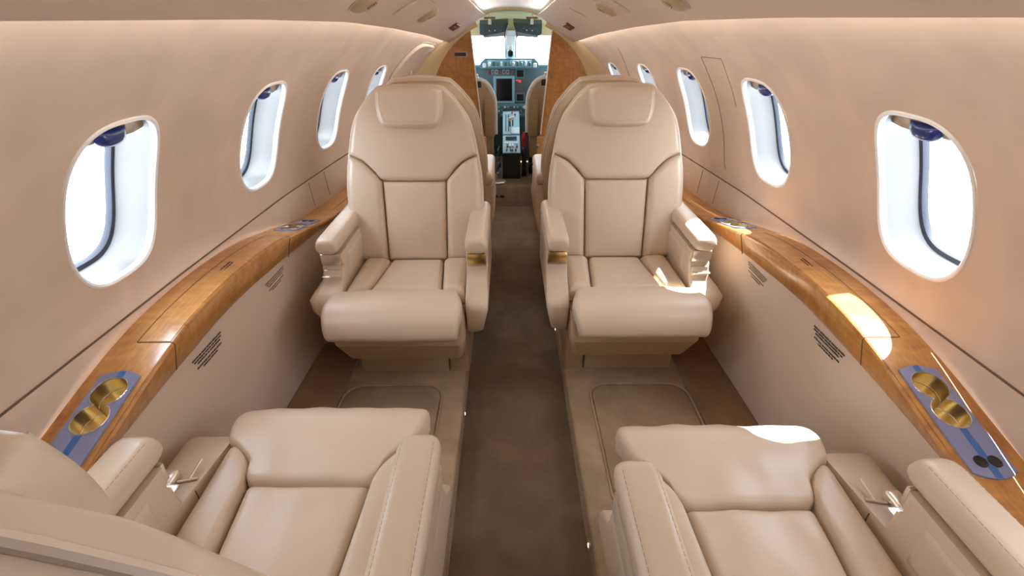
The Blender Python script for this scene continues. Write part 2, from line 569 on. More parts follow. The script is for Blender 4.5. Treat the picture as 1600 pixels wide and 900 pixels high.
# ------------------------------------------------------------------ windows
n_win = 0
def window(sd, yc, hw):
    global n_win
    n_win += 1
    WIN_S = WIN_SS[sd]
    N = 72
    def ring(scale_y, scale_s, off, ds=0.0):
        out = []
        for k in range(N):
            a = 2 * PI * k / N
            dx, dy = superpt(math.atan2(math.sin(a) * WIN_H, math.cos(a) * hw), hw * scale_y, WIN_H * scale_s)
            out.append(wallpt(sd, yc + dx, WIN_S + ds + dy, off))
        return out
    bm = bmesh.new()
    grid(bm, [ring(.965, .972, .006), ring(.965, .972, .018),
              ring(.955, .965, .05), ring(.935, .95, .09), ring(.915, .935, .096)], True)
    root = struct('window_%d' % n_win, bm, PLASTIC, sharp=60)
    bm = bmesh.new()
    grid(bm, [ring(1.025, 1.02, -.0005), ring(1.022, 1.018, -.004), ring(1.0, .997, -.006), ring(.965, .97, -.003), ring(.95, .96, .004), ring(.95, .96, .010), ring(.97, .976, .014)], True)
    obj('rim', bm, RIMM, root)
    bm = bmesh.new()
    grid(bm, [ring(.935, .95, .093), ring(.93, .945, .091), ring(.875, .90, .0935), ring(.86, .885, .101), ring(.86, .885, .108), ring(.96, .97, .108)], True)
    obj('gasket', bm, GASKET, root)
    bm = bmesh.new()
    loft(bm, [ring(.87, .895, .103), ring(.87, .895, .1065)])
    obj('pane', bm, GLASS, root)
    # blind stowed at the top, with its pull handle
    bm = bmesh.new()
    s1 = WIN_S + WIN_H * .965
    s0 = WIN_S + WIN_H * .63
    rows = []
    for i in range(13):
        u = -1 + i / 6
        y = yc + u * hw * .93
        sb = s0 + .02 * max(0, abs(u) - .7) * 2
        rows.append([wallpt(sd, y, s, off) for s, off in ((s1, .028), (sb + .004, .030), (sb, .034), (sb + .002, .040), (s1, .042))])
    grid(bm, rows)
    obj('blind', bm, SHADE, root)
    bm = bmesh.new()
    loops = []
    for i in range(15):
        u = -1 + i / 7
        wv = math.sqrt(max(.02, 1 - u * u))
        c_off, c_s = .029, s0 + .012
        loops.append([wallpt(sd, yc + .01 + u * hw * .30, c_s + (.020 * math.sin(a)) * (wv if math.sin(a) < 0 else 1), c_off + .02 * math.cos(a) * wv) for a in [2 * PI * k / 14 for k in range(14)]])
    loft(bm, loops)
    obj('blind_handle', bm, BLUE, root)
for sd in (-1, 1):
    for yc, hw in WIN: window(sd, yc, hw)
window(1, 3.72, .10)
for sd in (-1, 1):
    for yc, hw in AFT_WIN: window(sd, yc, hw)

# ------------------------------------------------------------------ headliner
HP = [(.611, 1.3475), (.617, 1.343), (.615, 1.3385), (.604, 1.3435), (.58, 1.357), (.5, 1.40), (.44, 1.43), (.38, 1.456), (.31, 1.482), (.268, 1.497), (.258, 1.503), (.262, 1.512), (.285, 1.515)]
def hp(sd, y, x, z):
    t = T(y)
    return (sd * x * t, y, .68 + (z - .68) * t)
def rise(y): return .06 * max(0, min(1, (y - 2.9) / 1.2)) ** 1.5
ys = [Y_AFT + (Y_FWD - Y_AFT) * i / 60 for i in range(61)]
bm = bmesh.new()
grid(bm, [[Vector(hp(1, y, x, z)) + Vector((0, 0, rise(y))) for x, z in ((.30, 1.520), (.28, 1.531), (.25, 1.540), (.15, 1.558), (.05, 1.566), (-.05, 1.566), (-.15, 1.558), (-.25, 1.540), (-.28, 1.531), (-.30, 1.520))] for y in ys])
ceil_o = struct('ceiling', bm, CENTM)
for sd in (-1, 1):
    bm = bmesh.new()
    rows = []
    for y in ys:
        rows.append([Vector(hp(sd, y, x, z)) + Vector((0, 0, rise(y) * max(0, min(1, (.5 - x) / .24)))) for x, z in HP])
    grid(bm, rows)
    obj('headliner_panel', bm, HEADM, ceil_o)
# closed outer skin above the headliner so no sky leaks in
bm = bmesh.new()
grid(bm, [[Vector(hp(1, y, x, z)) + Vector((0, 0, rise(y))) for x, z in ((.63, 1.36), (.60, 1.385), (.55, 1.42), (.45, 1.50), (.30, 1.58), (0, 1.62), (-.30, 1.58), (-.45, 1.50), (-.55, 1.42), (-.60, 1.385), (-.63, 1.36))] for y in ys])
obj('upper_skin', bm, HEADM, ceil_o)
# aft closing wall
bm = bmesh.new()
grid(bm, [[(x, Y_AFT, z) for x in (-1.1, 1.1)] for z in (-.2, 1.75)])
struct('wall_aft', bm, mat('dark_aft_partition', (.10, .06, .03), .5))

# ------------------------------------------------------------------ forward bulkhead
YB = 4.1
def arcx(z, r=.644, zc=.70):
    return math.sqrt(max(0, r * r - (z - zc) ** 2))
for sd in (-1, 1):
    bm = bmesh.new()
    zs = [.05 + (1.262 - .05) * i / 30 for i in range(31)]
    def xin(z): return .303 + (.235 - .303) * (1.268 - z) / .764 if z > .504 else .235
    front, backl = [], []
    for z in zs:
        xo = max(xin(z) + .012, arcx(z)) if z > .7 else .70
        front.append([(sd * xin(z), YB, z), (sd * (xin(z) * .6 + xo * .4), YB, z), (sd * xo, YB, z)])
        backl.append([(sd * xin(z), YB + .03, z), (sd * (xin(z) * .6 + xo * .4), YB + .03, z), (sd * xo, YB + .03, z)])
    va, vb = grid(bm, front), grid(bm, backl)
    for i in range(30):
        bm.faces.new((va[i][0], va[i + 1][0], vb[i + 1][0], vb[i][0]))
        bm.faces.new((va[i + 1][2], va[i][2], vb[i][2], vb[i + 1][2]))
    wf = struct('wall_front_' + ('left' if sd < 0 else 'right'), bm, WOOD_V)
    bm = bmesh.new()
    tube(bm, [(sd * (xin(z) + .002), YB - .003, z) for z in [.505 + .76 * i / 20 for i in range(21)]], .005)
    obj('edge_moulding', bm, WHITE, wf)
    # arch trim between the cabin lining and the wood
    bm = bmesh.new()
    t = T(YB)
    base = [(1.0, .50), (1.0, .68)] + [(.2 + .8 * math.cos(p), .68 + .8 * math.sin(p)) for p in [.1 * k for k in range(1, 9)]]
    rows = []
    for k in range(26):
        a = -.3 + (1.17 + .3) * k / 25          # angle about (0, .70)
        r_in, r_out = .640, .71
        def pt(r, y): return Vector((sd * r * math.cos(a), y, .70 + r * math.sin(a)))
        rows.append([pt(.636, YB - .001), pt(.646, YB - .012), pt(.656, YB - .016), pt(.675, YB - .03), pt(.70, YB - .07), pt(.76, YB - .16)])
    grid(bm, rows)
    struct('trim_%d' % (3 + (sd > 0)), bm, mat('arch_trim_cover', (.62, .47, .27), .55))
# arch band over the doorway
bm = bmesh.new()
rows = []
for i in range(25):
    x = -.245 + .49 * i / 24
    z = 1.406 - 1.1 * x * x
    rows.append([(x, 4.085, z + .004), (x, 4.095, z), (x, 4.115, z - .010), (x, 4.135, z - .012)])
grid(bm, rows)
struct('trim_6', bm, MATS['arch_trim_cover'])
# small low cabinets at the foot of the bulkhead
for sd, lab in ((-1, 'low wood edged cabinet end at the foot of the left wood partition'), (1, 'low wood cabinet end with round knob below the right wood partition')):
    t = thing('side_cabinet', lab, 'cabinet', (sd * .215, 4.0, .077), 0, 'low cabinets beside the cockpit doorway')
    bm = box(0, sd * .16, .02, .10, 0, .40, .006) if sd > 0 else box(-.16, 0, .02, .10, 0, .40, .006)
    obj('body', bm, WHITE, t)
    bm = box(-.012, .05, 0, .018, .02, .43, .008, 3) if sd > 0 else box(-.03, .01, 0, .018, .02, .43, .008, 3)
    obj('wood_front', bm, WOOD, t)
    if sd > 0:
        bm = bmesh.new()
        lathe(bm, [(.006, .002), (.012, -.004), (.015, -.012), (.012, -.018), (.004, -.02)], (-.002, 0, .36), 'y', 16)
        obj('knob', bm, CHROME, t)
# switch plate on the left partition
t = thing('switch_plate', 'small dark oblong switch plate in a grey frame on left wood partition', 'display', (-.388, YB - .004, 1.099))
bm = bmesh.new()
o1, o2, o3 = rrect(0, 0, .112, .042, .009), rrect(0, 0, .108, .038, .008), rrect(0, 0, .086, .024, .003)
loft(bm, [[(a, .005, b) for a, b in o1], [(a, 0, b) for a, b in o1], [(a, -.004, b) for a, b in o2], [(a, -.004, b) for a, b in o3], [(a, 0, b) for a, b in o3]])
obj('frame', bm, mat('grey_brown_frame', (.36, .30, .25), .4), t)
obj('display', box(-.043, .043, -.002, .001, -.012, .012, .001, 1), BLACK, t)  # dark face of the switch plate

# ------------------------------------------------------------------ wood side ledges
LX = [.852, .866, .874, .950, .962]
PLATES = [(.625, .895), (1.765, 2.035)]
for sd, lab in ((-1, 'long honey wood ledge along the left wall under the windows'), (1, 'long honey wood ledge along right wall, crossed by a sunlit patch')):
    t = thing('side_ledge', lab, 'ledge', (0, 0, 0), 0, 'wood ledges along the walls')
    ysl = sorted(set([round(Y_AFT + (4.05 - Y_AFT) * i / 120, 4) for i in range(121)] + [v for p in PLATES for v in (p[0] + .012, p[1] - .012)]))
    bm = bmesh.new()
    cols = [.848, .850, .854] + LX + [.978, .989]
    rows = []
    for y in ysl:
        z, tt = ledge_z(y), T(y)
        th = .036 + .06 * max(0, min(1, (z - .56) / .10))
        r = [(sd * .895 * tt, y, z - th - .002), (sd * .874 * tt, y, z - th), (sd * .870 * tt, y, z - th + .004)]
        r += [(sd * .848 * tt, y, z - .008), (sd * .850 * tt, y, z - .002)] + [(sd * x * tt, y, z) for x in cols[2:]]
        rows.append(r)
    vs = [[bm.verts.new(p) for p in r] for r in rows]
    nc = len(rows[0])
    ia, ib = nc - 4, nc - 3       # column span between x = .874 and .950
    for i in range(len(ysl) - 1):
        ym = (ysl[i] + ysl[i + 1]) / 2
        for j in range(nc - 1):
            if j == ia - 1 and any(p[0] + .012 < ym < p[1] - .012 for p in PLATES):
                continue
            bm.faces.new((vs[i][j], vs[i][j + 1], vs[i + 1][j + 1], vs[i + 1][j]))
    obj('ledge_top', bm, WOOD, t, sharp=35)
    # table lid with its dark outline
    def lt(x, y, h): return (sd * x * T(y), y, ledge_z(y) + h)
    yl = [.985 + (1.675 - .985) * i / 24 for i in range(25)]
    bm = bmesh.new()
    grid(bm, [[lt(x, y, h) for x, h in ((.857, .0002), (.857, .0012), (.935, .0012), (.935, .0002))] for y in yl])
    lid = obj('table_lid', bm, WOOD, t)
    bm = bmesh.new()
    tube(bm, [lt(.853, .983, .0006), lt(.937, .983, .0006)] + [lt(.937, y, .0008) for y in yl] + [lt(.937, 1.677, .0006), lt(.853, 1.677, .0006)], .0011, 5)
    for y in (.983, 1.677):
        z = ledge_z(y)
        tube(bm, [(sd * .8505 * T(y), y, z), (sd * .8475 * T(y), y, z - .008), (sd * .8695 * T(y), y, z - .085)], .0013, 5)
    obj('lid_seam', bm, SEAM, lid)

# cup holder plates
def cup_plate(sd, yc, flip, label):
    pitch = math.atan((ledge_z(yc + .10) - ledge_z(yc - .10)) / .20)
    tt = T(yc)
    t = thing('cup_holder', label, 'cup holder', (sd * .912 * tt, yc, ledge_z(yc) + .003))
    yawa = math.atan(sd * .912 * (T(yc + .1) - T(yc - .1)) / .2)
    t.rotation_euler = (-pitch if flip else pitch, 0, -yawa + (PI if flip else 0))
    HL, HW, R = .135, .0445, .0365
    c1, c2 = .079, .010
    outl = []
    for i in range(9):
        u = -1 + i / 4
        outl.append((u * HW, HL - .013 * u * u))
    for i in range(9):
        u = 1 - i / 4
        outl.append((u * HW, -HL + .013 * u * u))
    # figure-eight opening
    d = (c1 - c2) / 2
    ang = math.acos(min(1, (d * 1.04) / R))
    yw = .0125
    hole8 = []
    a0 = math.acos(math.sqrt(max(0, 1 - (yw / R) ** 2)))
    n = 22
    for i in range(n + 1):
        a = -PI / 2 + a0 + (2 * PI - 2 * a0) * i / n
        hole8.append((R * math.cos(a), c1 + R * math.sin(a)))
    for i in range(n + 1):
        a = PI / 2 + a0 + (2 * PI - 2 * a0) * i / n
        hole8.append((R * math.cos(a), c2 + R * math.sin(a)))
    bm = bmesh.new()
    vo, vi = fill_between(bm, [Vector((x, y, .002)) for x, y in outl], [Vector((x, y, .002)) for x, y in hole8])
    lo = [bm.verts.new((x * 1.01, y * 1.005, -.002)) for x, y in outl]
    for i in range(len(lo)):
        k = (i + 1) % len(lo)
        bm.faces.new((vo[i], vo[k], lo[k], lo[i]))
    obj('plate', bm, PLATE_B, t, sharp=30)
    bm = bmesh.new()
    loft(bm, [[(x, y, z) for x, y in hole8] for z in (.0025, -.010, -.0235)] + [[(x * 1.0, y, z) for x, y in hole8] for z in (-.024, -.046, -.062)], False, True)
    cup = obj('cups', bm, BRASS, t, sharp=50)
    bm = bmesh.new()
    tube(bm, [(x * .99, (y - .0445) * .995 + .0445, -.034) for x, y in hole8], .0010, 5, True)
    tube(bm, [(x, y, .0025) for x, y in hole8], .0012, 5, True)
    for c in (c1, c2):
        lathe(bm, [(.004, -.0615), (.007, -.0605), (.006, -.059), (.002, -.0588)], (0, c, 0), 'z', 12)
    obj('cup_rings', bm, CHROME, cup)
    obj('centre_stripe', box(-.0075, .0075, -HL + .001, c2 - R - .002, .0018, .0024, 0), STRIPE_B, t)
    obj('centre_stripe', box(-.0075, .0075, c1 + R + .002, HL - .0005, .0018, .0024, 0), STRIPE_B, t)
    for x in (-.014, .014):
        bm = bmesh.new()
        lathe(bm, [(.0125, .0015), (.0125, .0034), (.010, .004), (.009, .003), (.002, .003)], (x, -.100, 0), 'z', 18)
        j = obj('jack_socket', bm, BLACK, t)
cup_plate(-1, .76, False, 'blue plate with two brass cup wells on left ledge, beside near seat')
cup_plate(1, .76, False, 'blue plate with two brass cup wells on right ledge, beside near seat')
cup_plate(-1, 1.90, True, 'cup holder plate on left ledge by the aft-facing seat armrest')
cup_plate(1, 1.90, True, 'cup holder plate on right ledge by the aft-facing seat armrest')

# printed placards
def print_lines(bm, o, u, v, n, lines, size):
    o, u, v, n = Vector(o), Vector(u).normalized(), Vector(v).normalized(), Vector(n).normalized()
    row = 0.0
    for length, indent, k in lines:
        x = indent
        while x < indent + length:
            wl = random.uniform(1.6, 5.0) * size
            e = min(x + wl, indent + length)
            q = x
            while q < e:
                cw = size * .62
                hgt = size * random.choice((.75, .75, 1.0, .9))
                a = o + u * q + v * row
                pts = [a, a + u * cw * .8, a + u * cw * .8 - v * hgt, a - v * hgt]
                loft(bm, [[p + n * -.0004 for p in pts], [p + n * .0006 for p in pts]])
                q += cw
            x = e + size * .7
        row += k
for sd, yc, zc, mt, lab in ((-1, 1.14, .500, INK, 'dark five line printed placard on left side panel, nearer the front edge of the photo'),
                        (-1, 1.585, .497, INK_L, 'faint printed placard on left side panel near the aft-facing seat'),
                        (1, 1.14, .507, INK, 'dark five line printed placard on right side panel, below the sunlit ledge'),
                        (1, 1.585, .505, INK_L, 'faint printed placard on right side panel near the aft-facing seat')):
    bm = bmesh.new()
    x = sd * .8895 * T(yc)
    print_lines(bm, (x, yc - sd * .075 * -1 * -1, zc + .02), (0, sd * -1 * -1, 0), (0, 0, -1), (-sd, 0, 0),
                [(.15, 0, .0085), (.14, .006, .0085), (.115, .018, .0125), (.125, .01, .0085), (.075, .035, .0085)], .0044) if sd > 0 else \
        print_lines(bm, (x, yc - .075, zc + .02), (0, 1, 0), (0, 0, -1), (1, 0, 0),
                    [(.15, 0, .0085), (.14, .006, .0085), (.115, .018, .0125), (.125, .01, .0085), (.075, .035, .0085)], .0044)
    tag(obj('placard', bm, mt, sharp=0), lab, 'placard', 'printed placards')
for sd, lab in ((-1, 'two short printed lines on the left wood table lid'), (1, 'two short printed lines on the right wood table lid')):
    bm = bmesh.new()
    y = 1.36
    z = ledge_z(y) + .0014
    print_lines(bm, (sd * .905, y - .03, z), (0, 1, 0), (-sd, 0, 0), (0, 0, 1), [(.06, 0, .010), (.045, .008, .01)], .005)
    tag(obj('lid_print', bm, INK, sharp=0), lab, 'placard', 'printed lines on the table lids')

# ------------------------------------------------------------------ left wall hatch panel near the bulkhead
t = thing('wall_hatch', 'beige rounded hatch door recessed high on the left wall before the partition', 'hatch')
N = 44
def hatch_ring(sc, off, dy=0, ds=0):
    out = []
    for k in range(N):
        a = 2 * PI * k / N
        dx, dy_ = superpt(a, .20 * sc, .185 * sc, 5)
        sh = -.10 * dy_ / .185
        out.append(wallpt(-1, 3.64 + dx - sh + dy, .53 + dy_ + ds, off))
    return out
bm = bmesh.new()
loft(bm, [hatch_ring(1.0, .002), hatch_ring(1.0, -.014), hatch_ring(.96, -.022), hatch_ring(.5, -.023)])
obj('door_panel', bm, HEADM, t)
bm = bmesh.new()
grid(bm, [hatch_ring(1.09, -.0006), hatch_ring(1.07, -.004), hatch_ring(1.01, -.002)], True)
obj('surround', bm, mat('hatch_shadow_gap', (.40, .30, .21), .8), t)
bm = bmesh.new()
c = wallpt(-1, 3.70, .44, -.02)
bevbox(bm, c.x - .004, c.x + .010, c.y - .006, c.y + .006, c.z - .016, c.z + .016, .003)
obj('latch', bm, SATIN, t)

# ------------------------------------------------------------------ overhead fittings
def ceil_frame(sd, x, y):
    xs = sorted(HP[1:10])
    z = None
    for (a, za), (b, zb) in zip(xs, xs[1:]):
        if a <= x <= b:
            z = za + (zb - za) * (x - a) / (b - a)
            sl = (zb - za) / (b - a)
    p = Vector(hp(sd, y, x, z)) + Vector((0, 0, rise(y) * max(0, min(1, (.5 - x) / .24))))
    ux = Vector((sd, 0, sl)).normalized()
    dt = (T(y + .02) - T(y - .02)) / .04
    uy = Vector((sd * x * dt, 1, (z - .68) * dt)).normalized()
    nn = ux.cross(uy).normalized()
    if nn.z > 0: nn = -nn
    return p, ux, uy, nn
def pod(sd, x, y, lx, ly, hgt, lab, lamp, skew=0.0):
    p, ux, uy, nn = ceil_frame(sd, x, y)
    t = thing('overhead_pod', lab, 'reading light' if lamp else 'air vent', p, 0, 'overhead lights and vents')
    bm = bmesh.new()
    loops = []
    for s, h in ((1.0, -.004), (1.0, .002), (.93, .55 * hgt), (.75, .85 * hgt), (.45, hgt), (.1, hgt)):
        loops.append([ux * (lx * s * math.cos(a) + skew * math.sin(a) * s) + uy * ly * s * math.sin(a) + nn * h for a in [2 * PI * k / 28 for k in range(28)]])
    loft(bm, loops)
    obj('cover', bm, LEATHER_T if lamp else HEADM, t)
    bm = bmesh.new()
    tube(bm, [ux * (lx * 1.02 * math.cos(a) + skew * math.sin(a)) + uy * ly * 1.02 * math.sin(a) + nn * .002 for a in [2 * PI * k / 28 for k in range(28)]], .002, 5, True)
    obj('rim', bm, HEADM, t)
    if lamp:
        bm = bmesh.new()
        c = ux * (-lx * .25) + nn * hgt
        for k in range(5):
            tube(bm, [c + ux * (-.016 + .008 * k) + nn * .0, c + ux * (-.016 + .008 * k) + nn * .006 + uy * -.008], .0022, 6)
        obj('adjuster', bm, SATIN, t)
pod(-1, .503, 1.87, .055, .085, .02, 'large oval reading light pod overhead left, nearest the camera', True)
pod(-1, .483, 2.37, .058, .028, .010, 'slim oval overhead vent left, between two reading light pods', False)
pod(-1, .468, 2.83, .062, .05, .018, 'oval reading light pod overhead left, next to small red sign', True)
pod(1, .507, 1.78, .05, .075, .02, 'large oval reading light pod overhead right, nearest the camera', True)
pod(1, .462, 2.385, .058, .028, .010, 'slim oval overhead vent right, between two reading light pods', False)
pod(1, .456, 2.60, .062, .05, .018, 'oval reading light pod overhead right, next to small red sign', True)
for sd, lab in ((-1, 'small dark red lettered sign on the left headliner near the doorway'), (1, 'small dark red lettered sign on the right headliner near the doorway')):
    p, ux, uy, nn = ceil_frame(sd, .462, 3.66)
    t = thing('warning_sign', lab, 'sign', p, 0, 'red overhead signs')
    bm = bmesh.new()
    loft(bm, [[ux * a + uy * b + nn * h for a, b in rrect(0, 0, .062 * s, .155 * s, .006, 3)] for s, h in ((1, -.003), (1, .005), (.93, .008))])
    obj('face', bm, REDSIGN, t)
    bm = bmesh.new()
    for k, dy in enumerate((-.038, -.013, .013, .038)):
        pts = [ux * a + uy * (dy + b) for a, b in rrect(0, 0, .022, .014, .002, 2)]
        loft(bm, [[q + nn * .0075 for q in pts], [q + nn * .009 for q in pts]])
    obj('lettering', bm, REDINK, t)
    bm = bmesh.new()
    pts = [ux * a + uy * (.088 + b) for a, b in rrect(0, 0, .066, .012, .003, 2)]
    loft(bm, [[q + nn * -.003 for q in pts], [q + nn * .007 for q in pts]])
    obj('end_cap', bm, SATIN, t)
p, ux, uy, nn = ceil_frame(-1, .435, 2.62)
bm = bmesh.new()
tube(bm, [p + ux * a + uy * b + nn * .0003 for a, b in ((-.045, -.15), (-.045, .12), (.05, .12))], .0009, 5)
obj('access_seam', bm, SEAM, ceil_o)
p, ux, uy, nn = ceil_frame(1, .40, 2.95)
bm = bmesh.new()
tube(bm, [p + ux * a + uy * b + nn * .0003 for a, b in ((-.05, .12), (.07, .12))], .0009, 5)
obj('access_seam', bm, SEAM, ceil_o)

# aisle courtesy lights in the plinth faces
for x, y, lab in ((-1, 1.46, 'tiny courtesy light low on left side of the aisle, by the left floor hatch'),
                  (1, .90, 'tiny courtesy light low on right side of the aisle, beside the right near seat'),
                  (1, 2.06, 'tiny courtesy light low on right side of the aisle, below right aft-facing seat'),
                  (1, 3.15, 'tiny courtesy light low on right side of the aisle, farthest down it')):
    t = thing('courtesy_light', lab, 'light', (x * (X_IN - .001), y, -.045), 0, 'courtesy lights along the aisle')
    bm = bmesh.new()
    lathe(bm, [(.013, x * .003), (.013, -x * .004), (.009, -x * .005), (.008, -x * .002)], (0, 0, 0), 'x', 16)
    obj('bezel', bm, SATIN, t)
    bm = bmesh.new()
    lathe(bm, [(.0085, 0), (.008, -x * .004), (.003, -x * .006)], (0, 0, 0), 'x', 14)
    obj('lens', bm, LENS, t)

# ------------------------------------------------------------------ cabin seats
REC = math.radians(15)
def seat(label, X, Y, rz, m, pan=0.0, tdep=.19, tc=.02, fwd_ext=0.0, ro=.012, ady=0.0, sh=0.0, shell_d=.078, group='club seats in the cabin', rec=REC, wav=0.0):
    root = thing('cabin_seat', label, 'seat', (X, Y, 0), rz, group)
    S = lambda x, y, z: (m * x, y, z)
    tr, cr, sr = math.tan(rec), math.cos(rec), math.sin(rec)
    def B(a, z, h):
        h -= .055
        return S(a, (z - .42) * tr - h * cr, z + h * sr)
    mir = lambda pl: [(-a, b) for a, b in pl]
    # --- backrest shell
    hw = [(.25, .265), (.42, .280), (.69, .289), (.84, .271), (.965, .242), (1.04, .193)]
    Rg = [(x, z) for z, x in hw]
    top = [(-.193, 1.04), (-.150, 1.085), (-.118, 1.102), (0, 1.106), (.118, 1.102), (.150, 1.085), (.193, 1.04)]
    bm = bmesh.new()
    puff(bm, [(-.265, .25), (.265, .25)], Rg, top, mir(Rg), lambda a, z, h: B(a, z, .030 - h), shell_d + .035, .040, back=0.0, nu=34, nv=40)
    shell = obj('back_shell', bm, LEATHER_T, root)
    bm = bmesh.new()
    edge = [(-x, z) for z, x in hw[1:]] + top[1:-1] + [(x, z) for z, x in hw[:0:-1]]
    pl = resample(edge, 90, [i / 90 for i in range(91)])
    tube(bm, [B(p.x * 1.0, p.y, .027) for p in pl], .0065, 8)
    obj('back_piping', bm, PIPING, root)
    # --- backrest cushions
    low = [(-.271, .84), (-.215, .815), (-.168, .772), (-.138, .738), (-.07, .733), (.07, .733), (.138, .738), (.168, .772), (.215, .815), (.271, .84)]
    bm = bmesh.new()
    ur = [(.271, .84), (.242, .965), (.193, 1.04)]
    puff(bm, low, ur, top, mir(ur), B, .022, .020, .004, nu=44, nv=30, wav=wav, base=.033, back=.04)
    obj('upper_back_cushion', bm, LEATHER, root)
    bm = bmesh.new()
    puff(bm, [(-.128, .40), (.128, .40)], [(.128, .40), (.136, .733)], [(-.136, .733), (.136, .733)], [(-.128, .40), (-.136, .733)], B, .020, .018, .007, base=.032, back=.04)
    obj('lower_back_cushion', bm, LEATHER, root)
    for sg in (-1, 1):
        bl = [(.131, .40), (.282, .40)]
        brt = [(.282, .40), (.289, .69), (.272, .836)]
        bt = [(.138, .734), (.168, .768), (.215, .811), (.272, .836)]
        blf = [(.131, .40), (.138, .734)]
        bm = bmesh.new()
        if sg > 0: puff(bm, bl, brt, bt, blf, B, .032, .030, .006, wav=wav, base=.033, back=.04)
        else: puff(bm, [(-.282, .40), (-.131, .40)], mir(blf), [(-a, b) for a, b in bt[::-1]], mir(brt), B, .032, .030, .006, base=.033, back=.04)
        obj('back_bolster', bm, LEATHER, root)
    # --- headrest
    bm = bmesh.new()
    hb = [(-.104, .945), (-.05, .940), (.05, .940), (.104, .945)]
    hr = [(.104, .945), (.126, .966), (.137, 1.02), (.134, 1.082)]
    ht = [(-.134, 1.082), (-.06, 1.099), (.06, 1.099), (.134, 1.082)]
    puff(bm, hb, hr, ht, mir(hr), B, .046, .022, .006, base=.056, back=.06)
    hd = obj('headrest', bm, LEATHER, root)
    bm = bmesh.new()
    pl = resample([(-.112, 1.068), (-.112, 1.02), (-.10, .975), (-.08, .963), (0, .961), (.08, .963), (.10, .975), (.112, 1.02), (.112, 1.068)], 60, [i / 60 for i in range(61)])
    tube(bm, [B(p.x, p.y, .1015 + .003 * (1 - (p.x / .12) ** 2)) for p in pl], .0026, 6)
    obj('headrest_piping', bm, LEATHER, hd)
    # --- seat cushion: everything follows one profile running forward and down over the front
    f = pan + fwd_ext
    prof = [(.03, .368), (-.15, .372), (-.28 - pan, .377), (-.36 - f, .384), (-.418 - f, .382), (-.451 - f, .366), (-.465 - f, .342), (-.460 - f, .318)]
    dense = resample(prof, 200, [i / 200 for i in range(201)])
    PL = [0]
    for a, b in zip(dense, dense[1:]): PL.append(PL[-1] + (b - a).length)
    def C(a, L, h):
        L = max(0, min(PL[-1] - 1e-6, L))
        k = min(199, max(0, next((i for i in range(200) if PL[i + 1] >= L), 199)))
        p = dense[k].lerp(dense[k + 1], (L - PL[k]) / max(1e-9, PL[k + 1] - PL[k]))
        k0, k1 = max(0, k - 6), min(200, k + 7)
        d = (dense[k1] - dense[k0]).normalized()
        nrm = Vector((d.y, -d.x))
        if nrm.y < -.2 and k < 120: nrm = -nrm
        return S(a, p.x + nrm.x * h, p.y + nrm.y * h)
    Ls, Lc, Le = .33 + pan, .33 + pan + tc, PL[-1]
    # bottom = back edge (left to right), top = front edge; a runs inner (-) to outer (+)
    bm = bmesh.new()
    puff(bm, [(-.112, .03), (.112, .03)], [(.112, .03), (.140, Ls)], [(-.140, Ls), (.140, Ls)], [(-.112, .03), (-.140, Ls)], C, .024, .018, .004, wav=wav, base=.017, back=.03)
    obj('seat_panel', bm, LEATHER, root)
    for sg in (-1, 1):
        xo = .232
        inn = [(.115, .03), (.143, Ls - .004)]
        frt = [(.143, Ls - .004), (.160, Ls + tc * .45), (.195, Ls + tc * .8), (xo, Lc - .003)]
        out = [(xo, .03), (xo, Lc - .003)]
        bk = [(.115, .03), (xo, .03)]
        bm = bmesh.new()
        if sg > 0: puff(bm, bk, out, frt, inn, C, .036, .032, .005, base=.018, back=.03)
        else: puff(bm, [(-xo, .03), (-.115, .03)], mir(inn), mir(frt)[::-1], mir(out), C, .036, .032, .005, base=.018, back=.03)
        obj('seat_bolster', bm, LEATHER, root)
    xi, xo = -.234 + ro, .234 + ro
    bkc = [(xi, Lc), (-.20 + ro * .6, Ls + tc * .8), (-.160, Ls + tc * .45), (-.140, Ls + .003), (-.06, Ls + .002), (.06, Ls + .002), (.140, Ls + .003), (.160, Ls + tc * .45), (.20 + ro * .6, Ls + tc * .8), (xo, Lc)]
    bm = bmesh.new()
    puff(bm, bkc, [(xo, Lc), (xo + .022, (Lc + Le) / 2), (xo + .004, Le)], [(xi - .004, Le), (xo + .004, Le)], [(xi, Lc), (xi - .022, (Lc + Le) / 2), (xi - .004, Le)], C, .026, .020, .006, nu=54, nv=40, wav=wav, base=.020, back=.03)
    roll = obj('front_roll', bm, LEATHER, root)
    bm = bmesh.new()
    tube(bm, [C(xi + .004, Lc + .02 + (Le - Lc - .05) * i / 30, .038) for i in range(31)], .0011, 4)
    obj('roll_stitching', bm, STITCH, roll)
    # --- bucket, base
    def zloft(bm, secs, n=4):
        loft(bm, [[S(a, b, z) for a, b in rrect((x0 + x1) / 2, (y0 + y1) / 2, x1 - x0, y1 - y0, r, n)] for z, x0, x1, y0, y1, r in secs])
    bm = bmesh.new()
    zloft(bm, [(.36, -.232, .27, -.40 - f, .10, .02), (.26, -.232, .27, -.425 - f, .10, .02), (.245, -.232, .27, -.43 - f, .10, .025), (.16, -.218, .245, -.385 - f, .09, .025), (.148, -.212, .235, -.38 - f, .085, .02), (.12, -.15, .2, -.30, .05, .02)])
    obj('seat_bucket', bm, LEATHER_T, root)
    bm = bmesh.new()
    zloft(bm, [(.0, -.143, .236, -.275, .20, .008), (.135, -.143, .232, -.275, .20, .008)])
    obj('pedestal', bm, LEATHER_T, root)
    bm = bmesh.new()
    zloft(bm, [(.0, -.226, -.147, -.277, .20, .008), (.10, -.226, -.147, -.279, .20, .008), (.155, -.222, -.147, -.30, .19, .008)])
    obj('pedestal_cover', bm, LEATHER_T, root)
